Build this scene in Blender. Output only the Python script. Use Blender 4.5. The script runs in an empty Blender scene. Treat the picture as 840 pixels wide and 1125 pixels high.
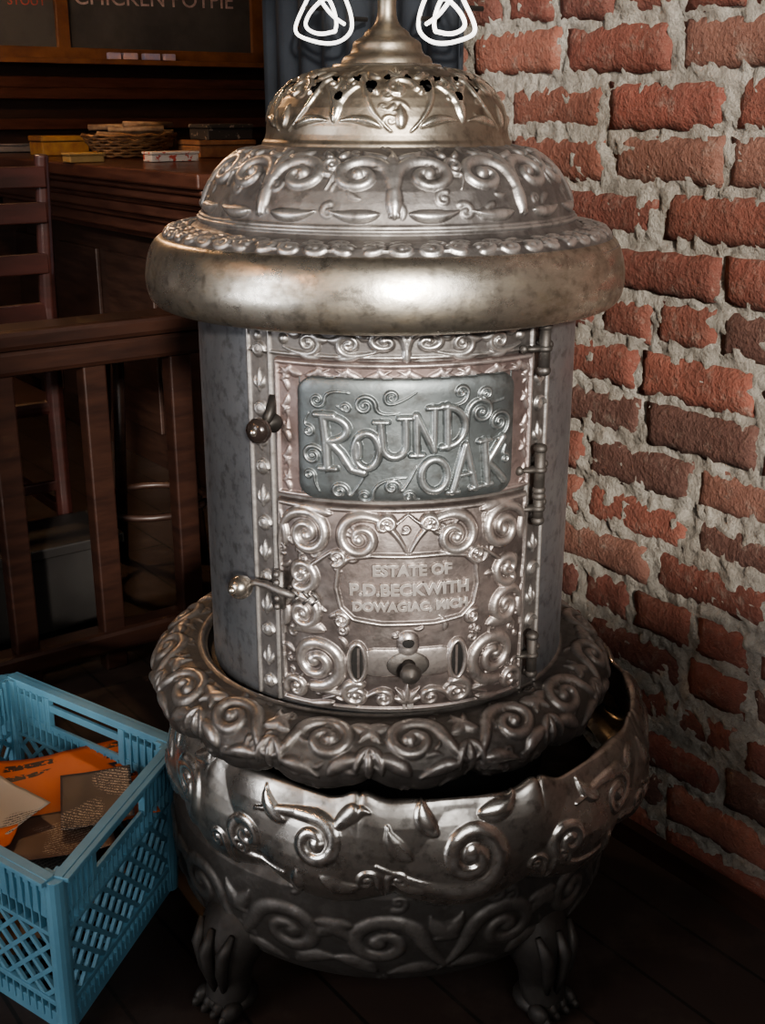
import bpy, math, random
import numpy as np
from mathutils import Vector, noise as mnoise
random.seed(7); rng=np.random.default_rng(7)
pi=math.pi
AX=(-.5948,.8039); BX=(.8039,.5948)
def W(a,b,z=0.0): return (AX[0]*a+BX[0]*b, AX[1]*a+BX[1]*b, z)
SC=(0.002,1.5)   # stove centre
# ---------------------------------------------------------------- helpers
def link(o,parent=None):
    bpy.context.collection.objects.link(o)
    if parent: o.parent=parent
    return o
def empty(name):
    e=bpy.data.objects.new(name,None); e.empty_display_size=.1
    return link(e)
def mesh_obj(name,v,f,mat=None,parent=None,smooth=False):
    m=bpy.data.meshes.new(name); m.from_pydata([tuple(p) for p in v],[],f); m.update()
    if smooth: m.polygons.foreach_set('use_smooth',[True]*len(m.polygons))
    if mat: m.materials.append(mat)
    return link(bpy.data.objects.new(name,m),parent)
class MB:
    def __init__(s): s.v=[];s.f=[]
    def add(s,v,f):
        n=len(s.v); s.v+= [tuple(p) for p in v]; s.f+=[tuple(i+n for i in q) for q in f]
    def hexa(s,p):
        s.add(p,[(3,2,1,0),(4,5,6,7),(0,1,5,4),(1,2,6,5),(2,3,7,6),(3,0,4,7)])
    def box(s,c,d,ux=(1,0,0),uy=(0,1,0),uz=(0,0,1)):
        c=Vector(c);ux=Vector(ux)*d[0]/2;uy=Vector(uy)*d[1]/2;uz=Vector(uz)*d[2]/2
        s.hexa([c-ux-uy-uz,c+ux-uy-uz,c+ux+uy-uz,c-ux+uy-uz,c-ux-uy+uz,c+ux-uy+uz,c+ux+uy+uz,c-ux+uy+uz])
    def rbox(s,a0,a1,b0,b1,z0,z1):
        s.hexa([W(a0,b0,z0),W(a0,b1,z0),W(a1,b1,z0),W(a1,b0,z0),W(a0,b0,z1),W(a0,b1,z1),W(a1,b1,z1),W(a1,b0,z1)][::1])
    def bar(s,p,q,w,t,n=(0,0,1)):
        p=Vector(p);q=Vector(q);d=(q-p);L=d.length
        if L<1e-6:return
        d/=L;n=Vector(n);x=d.cross(n).normalized();n=x.cross(d).normalized()
        s.box((p+q)/2,(L,w,t),d,x,n)
    def tube(s,pts,rad,k=10,sx=1,sy=1,caps=True):
        pts=[Vector(p) for p in pts];n=len(pts)
        if not hasattr(rad,'__len__'): rad=[rad]*n
        up=None;rings=[]
        for i,p in enumerate(pts):
            d=(pts[min(i+1,n-1)]-pts[max(i-1,0)])
            d.normalize()
            if up is None:
                up=Vector((0,0,1)) if abs(d.z)<.9 else Vector((0,1,0))
            x=d.cross(up).normalized();y=x.cross(d).normalized();up=y
            rings.append([p+x*rad[i]*sx*math.cos(2*pi*j/k)+y*rad[i]*sy*math.sin(2*pi*j/k) for j in range(k)])
        v=[q for r in rings for q in r];f=[]
        for i in range(n-1):
            for j in range(k):
                f.append((i*k+j,i*k+(j+1)%k,(i+1)*k+(j+1)%k,(i+1)*k+j))
        if caps:
            f.append(tuple(range(k))[::-1]);f.append(tuple((n-1)*k+j for j in range(k)))
        s.add(v,f)
    def sphere(s,c,r,k=14,m=9,sc=(1,1,1),ax=None):
        c=Vector(c);v=[];f=[]
        X,Y,Z=(Vector((1,0,0)),Vector((0,1,0)),Vector((0,0,1))) if ax is None else ax
        for i in range(m+1):
            ph=pi*i/m
            for j in range(k):
                th=2*pi*j/k
                v.append(c+X*(r*sc[0]*math.sin(ph)*math.cos(th))+Y*(r*sc[1]*math.sin(ph)*math.sin(th))+Z*(r*sc[2]*math.cos(ph)))
        for i in range(m):
            for j in range(k): f.append((i*k+j,(i+1)*k+j,(i+1)*k+(j+1)%k,i*k+(j+1)%k))
        s.add(v,f)
    def lathe(s,prof,c,k=64,axis=None):
        c=Vector(c)
        if axis is None: Z=Vector((0,0,1));X=Vector((1,0,0));Y=Vector((0,1,0))
        else:
            Z=Vector(axis).normalized();X=Z.cross(Vector((0,0,1)))
            X=X.normalized() if X.length>.01 else Vector((1,0,0));Y=Z.cross(X)
        v=[];f=[];n=len(prof)
        for r,h in prof:
            for j in range(k):
                t=2*pi*j/k; v.append(c+X*r*math.cos(t)+Y*r*math.sin(t)+Z*h)
        for i in range(n-1):
            for j in range(k): f.append((i*k+j,i*k+(j+1)%k,(i+1)*k+(j+1)%k,(i+1)*k+j))
        s.add(v,f)
    def obj(s,name,mat,parent=None,smooth=False,bevel=0,auto=False):
        o=mesh_obj(name,s.v,s.f,mat,parent,smooth)
        if bevel:
            b=o.modifiers.new('b','BEVEL');b.width=bevel;b.segments=2;b.limit_method='ANGLE'
        return o
# ---------------------------------------------------------------- materials
def nodes(name):
    m=bpy.data.materials.new(name);m.use_nodes=True;nt=m.node_tree
    return m,nt,nt.nodes['Principled BSDF']
def N(nt,t,**k):
    n=nt.nodes.new(t)
    for a,b in k.items(): setattr(n,a,b)
    return n
def mixc(nt,fac,a,b,blend='MIX'):
    n=N(nt,'ShaderNodeMix',data_type='RGBA',blend_type=blend)
    for sock,val in ((n.inputs[0],fac),(n.inputs[6],a),(n.inputs[7],b)):
        if hasattr(val,'is_linked') or hasattr(val,'links'): nt.links.new(val,sock)
        elif isinstance(val,(int,float)): sock.default_value=val
        else: sock.default_value=(*val,1)
    return n.outputs[2]
def noisef(nt,scale,detail=4,rough=.6,vec=None,stretch=None):
    tc=N(nt,'ShaderNodeTexCoord');n=N(nt,'ShaderNodeTexNoise')
    n.inputs['Scale'].default_value=scale;n.inputs['Detail'].default_value=detail;n.inputs['Roughness'].default_value=rough
    src=tc.outputs['Object']
    if stretch:
        mp=N(nt,'ShaderNodeMapping');mp.inputs['Scale'].default_value=stretch;nt.links.new(src,mp.inputs[0]);src=mp.outputs[0]
    nt.links.new(src,n.inputs['Vector']);return n.outputs['Fac']
def ramp(nt,src,p0,p1,v0=0,v1=1):
    r=N(nt,'ShaderNodeMapRange');r.inputs[1].default_value=p0;r.inputs[2].default_value=p1
    r.inputs[3].default_value=v0;r.inputs[4].default_value=v1;nt.links.new(src,r.inputs[0]);return r.outputs[0]
def mathn(nt,op,a,b):
    n=N(nt,'ShaderNodeMath',operation=op)
    for i,x in enumerate((a,b)):
        if isinstance(x,(int,float)): n.inputs[i].default_value=x
        else: nt.links.new(x,n.inputs[i])
    return n.outputs[0]
def bump(nt,p,src,strength,dist=.002):
    b=N(nt,'ShaderNodeBump');b.inputs['Strength'].default_value=strength;b.inputs['Distance'].default_value=dist
    nt.links.new(src,b.inputs['Height']);nt.links.new(b.outputs[0],p.inputs['Normal'])
def metal(name,hi,lo,stain,metallic=.8,r0=.3,r1=.6,stain_amt=.6,relief=True,bs=.25,scale=9,stretch=None):
    m,nt,p=nodes(name)
    n1=noisef(nt,scale,7,.68,stretch=stretch);n2=noisef(nt,70,3,.6);n3=noisef(nt,25,4,.6)
    st=ramp(nt,n1,.42,.66,0,stain_amt)
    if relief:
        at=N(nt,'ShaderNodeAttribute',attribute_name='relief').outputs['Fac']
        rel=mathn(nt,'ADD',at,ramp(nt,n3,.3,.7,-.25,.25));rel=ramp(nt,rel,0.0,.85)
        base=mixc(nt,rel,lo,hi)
    else:
        rel=ramp(nt,n3,.35,.6,.4,1);base=mixc(nt,rel,lo,hi)
    col=mixc(nt,st,base,stain)
    col=mixc(nt,ramp(nt,n2,.50,.72,0,.5),col,(.06,.053,.046))
    nt.links.new(col,p.inputs['Base Color'])
    p.inputs['Metallic'].default_value=metallic
    rr=mathn(nt,'ADD',ramp(nt,rel,0,1,r1,r0),mathn(nt,'MULTIPLY',st,.25))
    nt.links.new(rr,p.inputs['Roughness'])
    bump(nt,p,mathn(nt,'ADD',n2,n3),bs,.0012)
    return m
def simple(name,col,rough=.6,metallic=0,c2=None,scale=8,stretch=None,bs=0,lo=.35,hi=.65,coat=0):
    m,nt,p=nodes(name)
    c2=c2 or tuple(x*.6 for x in col)
    n=noisef(nt,scale,5,.6,stretch=stretch)
    nt.links.new(mixc(nt,ramp(nt,n,lo,hi),col,c2),p.inputs['Base Color'])
    p.inputs['Roughness'].default_value=rough;p.inputs['Metallic'].default_value=metallic
    p.inputs['Coat Weight'].default_value=coat
    if bs: bump(nt,p,n,bs)
    return m
def emis(name,col,s):
    m,nt,p=nodes(name);p.inputs['Base Color'].default_value=(*col,1)
    p.inputs['Emission Color'].default_value=(*col,1);p.inputs['Emission Strength'].default_value=s;return m
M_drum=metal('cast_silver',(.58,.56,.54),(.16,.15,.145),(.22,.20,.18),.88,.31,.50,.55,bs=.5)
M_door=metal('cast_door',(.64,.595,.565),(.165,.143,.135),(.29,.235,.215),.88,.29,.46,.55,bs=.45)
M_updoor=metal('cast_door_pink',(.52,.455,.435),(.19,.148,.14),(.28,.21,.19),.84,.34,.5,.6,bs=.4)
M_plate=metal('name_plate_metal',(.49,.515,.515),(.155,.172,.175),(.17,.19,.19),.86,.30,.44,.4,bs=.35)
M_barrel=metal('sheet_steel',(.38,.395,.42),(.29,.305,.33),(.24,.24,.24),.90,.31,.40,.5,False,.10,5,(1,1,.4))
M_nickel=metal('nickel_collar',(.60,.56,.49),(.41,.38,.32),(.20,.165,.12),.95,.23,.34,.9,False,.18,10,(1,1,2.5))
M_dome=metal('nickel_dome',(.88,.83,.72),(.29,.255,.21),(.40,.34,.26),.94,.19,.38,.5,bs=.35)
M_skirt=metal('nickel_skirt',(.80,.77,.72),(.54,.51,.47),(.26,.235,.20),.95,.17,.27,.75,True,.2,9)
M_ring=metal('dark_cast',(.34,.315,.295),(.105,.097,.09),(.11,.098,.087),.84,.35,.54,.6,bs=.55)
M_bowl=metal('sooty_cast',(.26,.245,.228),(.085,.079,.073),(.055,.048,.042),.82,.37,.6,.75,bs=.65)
M_feet=metal('dark_feet',(.060,.054,.049),(.035,.031,.028),(.02,.018,.016),.6,.5,.65,.7,False,.5)  # near-black metal with darker mottling
M_iron=simple('dark_iron',(.06,.055,.05),.5,.7)
M_black=simple('hollow_black',(.012,.011,.01),.9)  # black painted in for the shade inside slots, gaps and hollows
M_steelknob=simple('knob_steel',(.6,.56,.5),.25,.95,(.3,.27,.23),30)
M_label=simple('label_metal',(.55,.51,.48),.38,.7,(.42,.38,.35),30)
# ---------------------------------------------------------------- height-field surfaces of revolution
def chaikin(p,n):
    p=[np.array(q,float) for q in p]
    for _ in range(n):
        q=[p[0]]
        for i in range(len(p)-1):
            q+= [p[i]*.75+p[i+1]*.25,p[i]*.25+p[i+1]*.75]
        q.append(p[-1]);p=q
    return np.array(p)
class Surf:
    def __init__(s,name,prof,c=SC,t0=-pi,t1=pi,res=.0013,smooth=2,warp=None):
        s.name=name;s.c=c;s.t0=t0;s.t1=t1;s.warp=warp;s.closed=(t1-t0)>2*pi-.001
        P=chaikin(prof,smooth) if smooth else np.array(prof,float)
        d=np.r_[0,np.cumsum(np.hypot(*np.diff(P,axis=0).T))];s.L=d[-1]
        s.ns=max(4,int(s.L/res)+1);s.sv=np.linspace(0,s.L,s.ns)
        s.r=np.interp(s.sv,d,P[:,0]);s.z=np.interp(s.sv,d,P[:,1])
        s.rref=s.r.mean();s.nt=int((t1-t0)*s.rref/res)
        s.du=(t1-t0)*s.rref/(s.nt if s.closed else s.nt-1);s.dv=s.L/(s.ns-1)
        s.tm=0 if s.closed else (t0+t1)/2
        s.H=np.zeros((s.ns,s.nt));s.H0=np.zeros((s.ns,s.nt));s.mask=None
    def vz(s,z):
        k=int(np.argmax(s.z))+1
        return float(s.sv[:k][np.argmin(abs(s.z[:k]-z))])
    def dot(s,u,v,w,h,base=False,pw=.8):
        uu=u+(s.tm-s.t0)*s.rref
        i0=int(math.floor((uu-w)/s.du));i1=int(math.ceil((uu+w)/s.du))+1
        j0=max(0,int((v-w)/s.dv));j1=min(s.ns,int((v+w)/s.dv)+2)
        if j1<=j0: return
        I=np.arange(i0,i1)
        if not s.closed: I=I[(I>=0)&(I<s.nt)]
        if len(I)==0:return
        J=np.arange(j0,j1)
        d2=((I*s.du-uu)[None,:]**2+(J*s.dv-v)[:,None]**2)/(w*w)
        f=h*np.clip(1-d2,0,1)**pw
        I=I%s.nt
        A=s.H0 if base else s.H
        ix=np.ix_(J,I);A[ix]=np.maximum(A[ix],f) if h>0 else np.minimum(A[ix],f)
    def path(s,pts,ws,h,ratio=None,pw=.8):
        pts=np.asarray(pts,float);ws=np.broadcast_to(np.asarray(ws,float),(len(pts),))
        seg=np.hypot(*np.diff(pts,axis=0).T);d=np.r_[0,np.cumsum(seg)]
        if d[-1]<1e-6: return
        n=max(2,int(d[-1]/max(.0007,ws.mean()*.3)))
        t=np.linspace(0,d[-1],n)
        X=np.interp(t,d,pts[:,0]);Y=np.interp(t,d,pts[:,1]);Wd=np.interp(t,d,ws);wm=ws.max()
        for x,y,w in zip(X,Y,Wd):
            if w>.0006: s.dot(x,y,w,h*(.45+.55*w/wm),pw=pw)
    def place(s,motif,u,v,sc,mir=False,rot=0,h=.004,sy=None):
        c,sn=math.cos(rot),math.sin(rot);sy=sy or sc
        for pts,ws in motif:
            p=np.array(pts,float)
            if mir: p=p*np.array([-1,1])
            x=p[:,0]*sc;y=p[:,1]*sy
            q=np.stack([u+c*x-sn*y,v+sn*x+c*y],1)
            s.path(q,np.asarray(ws)*sc,h)
    def filler(s,n,v0,v1,size,h,seed=1,skip=None,u0=None,u1=None):
        R=random.Random(seed);U=(s.t1-s.t0)*s.rref/2
        for _ in range(n):
            u=R.uniform(-U,U) if u0 is None else R.uniform(u0,u1);v=R.uniform(v0,v1)
            if skip and skip(u,v): continue
            a=R.uniform(0,2*pi);z=size*R.uniform(.6,1.2)
            if R.random()<.5:
                s.place(spiral(0,0,.35,1.1,R.choice((-1,1)),a,.15),u,v,z,h=h)
            else:
                s.place(leaf((-.5*math.cos(a),-.5*math.sin(a)),(.5*math.cos(a),.5*math.sin(a)),R.choice((-.35,.35)),.17),u,v,z,h=h)
    def ridge(s,v,w,h,u0=None,u1=None):
        f=h*np.clip(1-((s.sv-v)/w)**2,0,1)**.6
        s.H=np.maximum(s.H,f[:,None])
    def vridge(s,u,w,h,v0=0,v1=9):
        U=np.arange(s.nt)*s.du-(s.tm-s.t0)*s.rref
        f=h*np.clip(1-((U-u)/w)**2,0,1)**.6
        m=((s.sv>=v0)&(s.sv<=v1)).astype(float)
        s.H=np.maximum(s.H,f[None,:]*m[:,None])
    def build(s,mat,parent,skirt_edge=0,hm=None):
        hm=hm or max(s.H.max(),.001)
        dr=np.gradient(s.r,s.sv);dz=np.gradient(s.z,s.sv);l=np.hypot(dr,dz);nr=dz/l;nz=-dr/l
        T=s.t0+np.arange(s.nt)*s.du/s.rref
        Ht=s.H+s.H0
        if skirt_edge:
            Ht[0,:]=-skirt_edge;Ht[-1,:]=-skirt_edge
            if not s.closed: Ht[:,0]=-skirt_edge;Ht[:,-1]=-skirt_edge
        R=s.r[:,None]+nr[:,None]*Ht;Z=s.z[:,None]+nz[:,None]*Ht
        TT=np.broadcast_to(T[None,:],R.shape)
        if s.warp:
            a,b=s.warp(TT,R,Z,s.sv[:,None]/s.L);R=R+a;Z=Z+b
        V=np.stack([s.c[0]+R*np.sin(TT),s.c[1]-R*np.cos(TT),Z],-1).reshape(-1,3)
        cols=s.nt if s.closed else s.nt-1
        J,I=np.meshgrid(np.arange(s.ns-1),np.arange(cols),indexing='ij');I2=(I+1)%s.nt
        F=np.stack([J*s.nt+I,J*s.nt+I2,(J+1)*s.nt+I2,(J+1)*s.nt+I],-1)
        if s.mask is not None:
            F=F[~s.mask[:s.ns-1,:cols]]
        F=F.reshape(-1,4)
        m=bpy.data.meshes.new(s.name);m.vertices.add(len(V));m.vertices.foreach_set('co',V.ravel())
        m.loops.add(F.size);m.loops.foreach_set('vertex_index',F.ravel().astype(np.int32))
        m.polygons.add(len(F));m.polygons.foreach_set('loop_start',np.arange(0,F.size,4,dtype=np.int32))
        m.update(calc_edges=True)
        m.polygons.foreach_set('use_smooth',np.ones(len(F),bool))
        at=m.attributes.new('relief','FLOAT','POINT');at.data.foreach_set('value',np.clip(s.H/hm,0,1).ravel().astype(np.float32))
        m.materials.append(mat);m.validate()
        return link(bpy.data.objects.new(s.name,m),parent)
def spiral(cx,cy,R,turns=1.5,d=1,a0=0,w=.05,tail=None,k=.5):
    n=int(26*turns)+4;t=np.linspace(0,1,n);r=R*(1-.86*t);a=a0+d*2*pi*turns*t
    P=np.stack([cx+r*np.cos(a),cy+r*np.sin(a)],1);ws=w*(1-.4*t)
    out=[]
    if tail is not None:
        S=P[0];tg=d*np.array([-math.sin(a0),math.cos(a0)]);T=np.array(tail,float);C=S-tg*np.hypot(*(S-T))*k
        q=np.linspace(0,1,14)[:-1,None];B=(1-q)**2*T+2*q*(1-q)*C+q*q*S
        P=np.vstack([B,P]);ws=np.r_[w*(.25+.75*q[:,0]),ws]
    out.append((P,ws));out.append(([P[-1],P[-1]+.001],[w*1.0,w*1.0]))
    return out
def leaf(p0,p1,bend=.2,w=.06):
    p0=np.array(p0,float);p1=np.array(p1,float);d=p1-p0;n=np.array([-d[1],d[0]]);c=(p0+p1)/2+n*bend
    q=np.linspace(0,1,12)[:,None];B=(1-q)**2*p0+2*q*(1-q)*c+q*q*p1
    return [(B,w*np.sin(pi*np.clip(q[:,0]**.75,.02,.97))+w*.12)]
def fan(p,a0,a1,n,L,w,bend=.15):
    o=[]
    for i in range(n):
        t=i/(n-1) if n>1 else .5;a=a0+(a1-a0)*t;l=L*(.75+.25*math.sin(pi*t))
        o+=leaf(p,(p[0]+l*math.cos(a),p[1]+l*math.sin(a)),bend*(t-.5)*-2,w)
    return o
def mirror(m): return m+[(np.array(p,float)*np.array([-1,1]),w) for p,w in m]
half=spiral(.29,.03,.26,1.3,-1,pi*.95,.062,(.03,-.44),.6)+leaf((.12,-.42),(.50,-.40),-.2,.05)+leaf((.05,.30),(.30,.42),-.3,.05)
MOT_A=mirror(half)+leaf((0,.0),(0,.42),0,.07)+leaf((0,-.46),(0,.02),0,.06)
MOT_B=spiral(0,0,.32,1.5,1,-pi/2,.09,(-.75,-.15))+leaf((-.3,-.28),(.35,-.42),-.2,.10)+leaf((.1,.33),(.58,.15),-.45,.11)+leaf((-.2,.3),(-.62,.30),.3,.09)
MOT_S=spiral(.26,.06,.22,1.2,-1,-pi/2,.075,(-.1,-.1))+spiral(-.26,-.06,.22,1.2,-1,pi/2,.075,(.1,.1))
MOT_W=spiral(.06,.02,.33,1.4,-1,pi*.9,.08,(-.55,-.42),.7)+leaf((-.42,-.38),(.02,-.46),.25,.07)+leaf((.12,-.42),(.52,-.24),.30,.08)+leaf((.32,.24),(.64,.0),.35,.08)+leaf((-.38,.05),(-.62,.36),.25,.075)
# =============================================================== STOVE
stove=empty('wood_stove')
deg=math.radians
S=Surf('ornate_drum',[(.268,.972),(.262,.985),(.240,.988),(.232,.992),(.226,1.004),(.222,1.02),(.210,1.045),(.188,1.066),(.165,1.078),(.142,1.083)],smooth=1,res=.0012)
nM=9
for i in range(nM):
    u=(deg(2)+2*pi*i/nM)*S.rref
    S.place(MOT_A,u,S.L*.62,.130,h=.0050,sy=.100)
    u2=u+pi/nM*S.rref
    S.place(spiral(0,.05,.30,1.4,1 if i%2 else -1,-pi/2,.10,(.0,-.7))+leaf((-.1,.4),(-.35,.7),.3,.1)+leaf((.1,.4),(.35,.7),-.3,.1),u2,S.L*.70,.042,h=.004)
S.filler(120,S.L*.38,S.L*.95,.022,.0016,3)
for i in range(24):
    u=2*pi*i/24*S.rref;S.place(MOT_S,u,S.L*.155,.054,h=.0032,sy=.034,mir=i%2==0)
S.ridge(S.L*.285,.0025,.003);S.ridge(S.L*.31,.002,.002)
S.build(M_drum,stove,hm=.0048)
S=Surf('ornate_band',[(.283,.968),(.266,.986),(.240,.990)],smooth=0,res=.0012)
for i in range(28): S.place(MOT_S,2*pi*i/28*S.rref,S.L*.5,.064,h=.0030,sy=.036,mir=i%2==0)
S.build(M_drum,stove)
mb=MB()
prof=chaikin([(.262,.978),(.276,.979),(.287,.966),(.2935,.942),(.2945,.922),(.2895,.904),(.280,.898),(.262,.900),(.236,.903)],3)
mb.lathe([(r,z) for r,z in prof],(SC[0]-.002,SC[1],0),k=160);mb.obj('nickel_collar',M_nickel,stove,True)
S=Surf('pierced_dome',[(.138,1.074),(.150,1.076),(.151,1.083),(.1455,1.090),(.144,1.108),(.136,1.128),(.120,1.147),(.096,1.161),(.066,1.168),(.045,1.170)],smooth=1,res=.0011)
S.mask=np.zeros((S.ns,S.nt),bool)
U=np.arange(S.nt)*S.du-(S.tm-S.t0)*S.rref
for i in range(6):
    u=(deg(6)+2*pi*i/6)*S.rref
    S.place(spiral(0,0,.22,1.0,1,0,.05)+leaf((0,-.12),(0,.12),0,.05)+leaf((0,-.55),(0,-.25),0,.06)+fan((0,.22),pi*.25,pi*.75,3,.35,.06),u,S.L*.50,.085,h=.0036)
    S.place(mirror(spiral(.55,.12,.16,1.2,-1,pi,.05,(.1,-.55))+leaf((.22,.25),(.42,.42),-.25,.06)+leaf((.2,-.5),(.62,-.42),.25,.055)+leaf((.25,-.05),(.40,.12),.25,.05)),u,S.L*.48,.085,h=.0036)
    S.place(mirror(leaf((0,-.3),(.35,.3),.35,.10))+leaf((0,-.5),(0,.5),0,.10),u+pi/6*S.rref,S.L*.42,.055,h=.0038)
    for du,dv,ru,rv in ((.028,.012,.0055,.010),(-.028,.012,.0055,.010),(.046,.026,.005,.006),(-.046,.026,.005,.006),(.060,-.004,.004,.006),(0.012,.028,.004,.005),(-0.012,.028,.004,.005)):
        uc=u+du;vc=S.L*.45+dv
        dd=(((U[None,:]-uc+pi*S.rref)%(2*pi*S.rref)-pi*S.rref)/ru)**2+((S.sv[:,None]-vc)/rv)**2
        S.mask|=dd<1
S.filler(110,S.L*.25,S.L*.85,.018,.0016,8)
S.ridge(.012,.004,.003);S.ridge(S.L*.90,.003,.003)
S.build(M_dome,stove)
mb=MB();mb.lathe([(.135,1.08),(.13,1.11),(.10,1.14),(.05,1.156),(0,1.158)],(SC[0],SC[1],0),k=48);mb.obj('dome_core',M_black,stove,True)  # black inner dome put in so the pierced holes look dark
mb=MB()
fp=chaikin([(.056,1.165),(.054,1.174),(.051,1.180),(.044,1.182),(.041,1.188),(.040,1.195),(.036,1.198),(.028,1.202),(.025,1.208),(.016,1.213),(.0115,1.222),(.0105,1.236),(.0115,1.246),(.020,1.252),(.022,1.262),(.013,1.272),(.012,1.285),(.032,1.305),(.034,1.335),(.016,1.365),(.005,1.40),(0,1.41)],1)
mb.lathe([(r,z) for r,z in fp],(SC[0],SC[1],0),k=48);mb.obj('finial',M_dome,stove,True)
mb=MB();mb.lathe([(.236,.43),(.236,.60),(.236,.905)],(SC[0],SC[1],0),k=128);mb.obj('barrel',M_barrel,stove,True)
mb=MB();mb.lathe([(.22,.44),(.22,.16),(.0,.16)],(SC[0],SC[1],0),k=48);mb.obj('ash_chamber',M_black,stove,True)
TC=deg(5)
S=Surf('front_panel',[(.2395,.440),(.2395,.908)],t0=TC-deg(46),t1=TC+deg(46),res=.0011,smooth=0)
hw=S.rref*deg(46)
for sg in (-1,1):
    S.vridge(sg*(hw-.003),.003,.003);S.vridge(sg*(hw-.034),.003,.003)
    for k in range(13):
        v=.02+k*.034
        if k%2==0:
            S.dot(sg*(hw-.0185),v,.0085,.004);S.place(spiral(0,0,.0105,1,1,0,.0018),sg*(hw-.0185),v,1,h=.005)
        else:
            S.place(mirror(leaf((0,-.3),(.25,.15),-.35,.12))+leaf((0,-.5),(0,.5),0,.14),sg*(hw-.0185),v,.026,h=.0034)
S.place(MOT_A,0,.443,.080,h=.0038,sy=.050)
for sg in (-1,1):
    S.place(MOT_B,sg*.062,.441,.044,mir=sg<0,h=.0035,sy=.036);S.place(MOT_B,sg*.108,.441,.042,mir=sg>0,h=.0035,sy=.036)
    S.dot(sg*.139,.444,.006,.004);S.dot(sg*.175,.444,.006,.004)
S.ridge(.428,.002,.0025)
S.build(M_drum,stove,.004,hm=.0042)
DT=deg(36.3)
S=Surf('fire_door',[(.2445,.706),(.2445,.864)],t0=TC+deg(.8)-DT,t1=TC+deg(.8)+DT,res=.001,smooth=0)
hu=S.rref*DT
def border(S,u0,u1,v0,v1,w,h):
    S.path([(u0,v0),(u1,v0),(u1,v1),(u0,v1),(u0,v0)],w,h)
border(S,-hu+.003,hu-.003,.004,S.L-.004,.0028,.003)
WV=leaf((-.45,-.25),(.0,.25),-.5,.13)+leaf((.0,.25),(.5,-.2),-.5,.13)+leaf((.1,-.35),(.42,.15),.3,.08)
nb=9
for k in range(nb):
    t=-hu+.020+(2*hu-.040)*k/(nb-1)
    S.place(WV,t,S.L-.0125,.032,h=.0026,sy=.018,mir=k%2==0)
for k in range(5):
    v=.018+k*.029
    for sg in (-1,1):
        S.place(WV,sg*(hu-.0125),v,.027,rot=pi/2,mir=(k%2==0)^(sg<0),h=.0026,sy=.018)
S.build(M_updoor,stove,.005,hm=.003)
PT=deg(28.6)
S=Surf('name_plate',[(.2500,.709),(.2500,.848)],t0=TC+deg(.6)-PT,t1=TC+deg(.6)+PT,res=.0008,smooth=0)
hp=S.rref*PT
U=np.arange(S.nt)*S.du-hp;Vv=S.sv
cx=(np.abs(U)/hp)[None,:];cy=(np.abs(Vv-S.L/2)/(S.L/2))[:,None]
wav=.03*np.sin(U*200)[None,:]+.03*np.sin(Vv*240)[:,None]
rr=np.clip((np.clip(cx-.84,0,1)/.16)**2+(np.clip(cy-.74,0,1)/.26)**2,0,2)
S.H0=np.where(rr+wav*2>1.0,-.006,.006*np.clip(1-rr,0,1)**.5)
def q(pts): return [((x-443)*.00107,S.L/2+(481-y)*.00104) for x,y in pts]
def arc(cx,cy,rx,ry,a0,a1,n=24): return [(cx+rx*math.cos(deg(a0+(a1-a0)*i/n)),cy-ry*math.sin(deg(a0+(a1-a0)*i/n))) for i in range(n+1)]
def st(pts,w=2.6,h=.0056,tp=False):
    ws=np.full(len(pts),w*.00145)
    if tp: ws=ws*np.linspace(1,.35,len(pts))
    S.path(q(pts),ws,h,pw=.45)
st([(356,454),(359,480),(360,510)],3.8);st(arc(361,468,20,13,100,-95),3.2);st([(363,482),(374,493),(385,511),(397,514)],3.4)
st([(348,453),(367,453)],2.4);st([(352,511),(369,511)],2.4)
st(arc(400,490,12.5,19,0,360),3.0);st(arc(391,490,2,9,0,360),2.4)
st([(414,460),(416,484)]+arc(427.5,484,11.5,13,180,360)+[(439,468),(438.5,456)],3);st([(408,459),(421,459)],2.2);st([(432,455),(444,455)],2.2)
st([(450,495),(449,452),(467,491),(467,446)],2.8);st([(444,495),(456,495)],2.2);st([(461,445),(473,445)],2.2)
st([(480,444),(481,488)],3.2);st([(475,444)]+arc(480,466,19,21,88,-88)+[(475,488)],2.8)
st(arc(468,518,13.5,17.5,0,360),3.2)
st([(487,538),(500,487),(512,536)],3.1);st([(491,520),(509,518)],2.2);st([(482,538),(493,538)],2.2);st([(507,536),(518,534)],2.2)
st([(521,485),(525,533)],3.4);st([(542,483),(525,509),(536,520),(545,531)],3);st([(515,485),(527,484)],2.2);st([(520,534),(530,533)],2.2)
def pxsp(cx,cy,R,turns,d,a0,w,tail=None):
    for P,ws in spiral(cx,-cy,R,turns,d,a0,w,None if tail is None else (tail[0],-tail[1])):
        S.path(q([(p[0],-p[1]) for p in P]),np.asarray(ws)*.00107,.0030)
pxsp(344,498,10,1.4,1,pi/2,2.4,(358,516));pxsp(372,536,9,1.4,1,0,2.4,(398,518));pxsp(398,540,8,1.3,-1,0,2.2,(440,520))
pxsp(425,530,8,1.3,1,0,2.4,(450,508));pxsp(517,453,15,1.6,-1,pi,2.8,(503,484));pxsp(538,466,12,1.5,1,0,2.4,(512,486));pxsp(495,430,7,1.3,1,0,2,(460,440))
pxsp(522,434,7,1.3,-1,pi,2,(548,440));pxsp(398,442,11,1.5,1,0,2.4,(432,450));pxsp(350,438,8,1.4,-1,0,2,(385,430));pxsp(425,433,7,1.3,-1,pi,2,(452,426))
pxsp(340,472,6,1.3,-1,pi/2,1.8,(342,450));pxsp(442,541,6,1.2,1,0,1.8,(455,545));pxsp(378,445,5,1.2,1,0,1.6,(366,440))
pxsp(547,508,5,1.2,-1,pi/2,1.8,(549,490));pxsp(340,520,6,1.2,1,0,1.8,(352,540))
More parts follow.
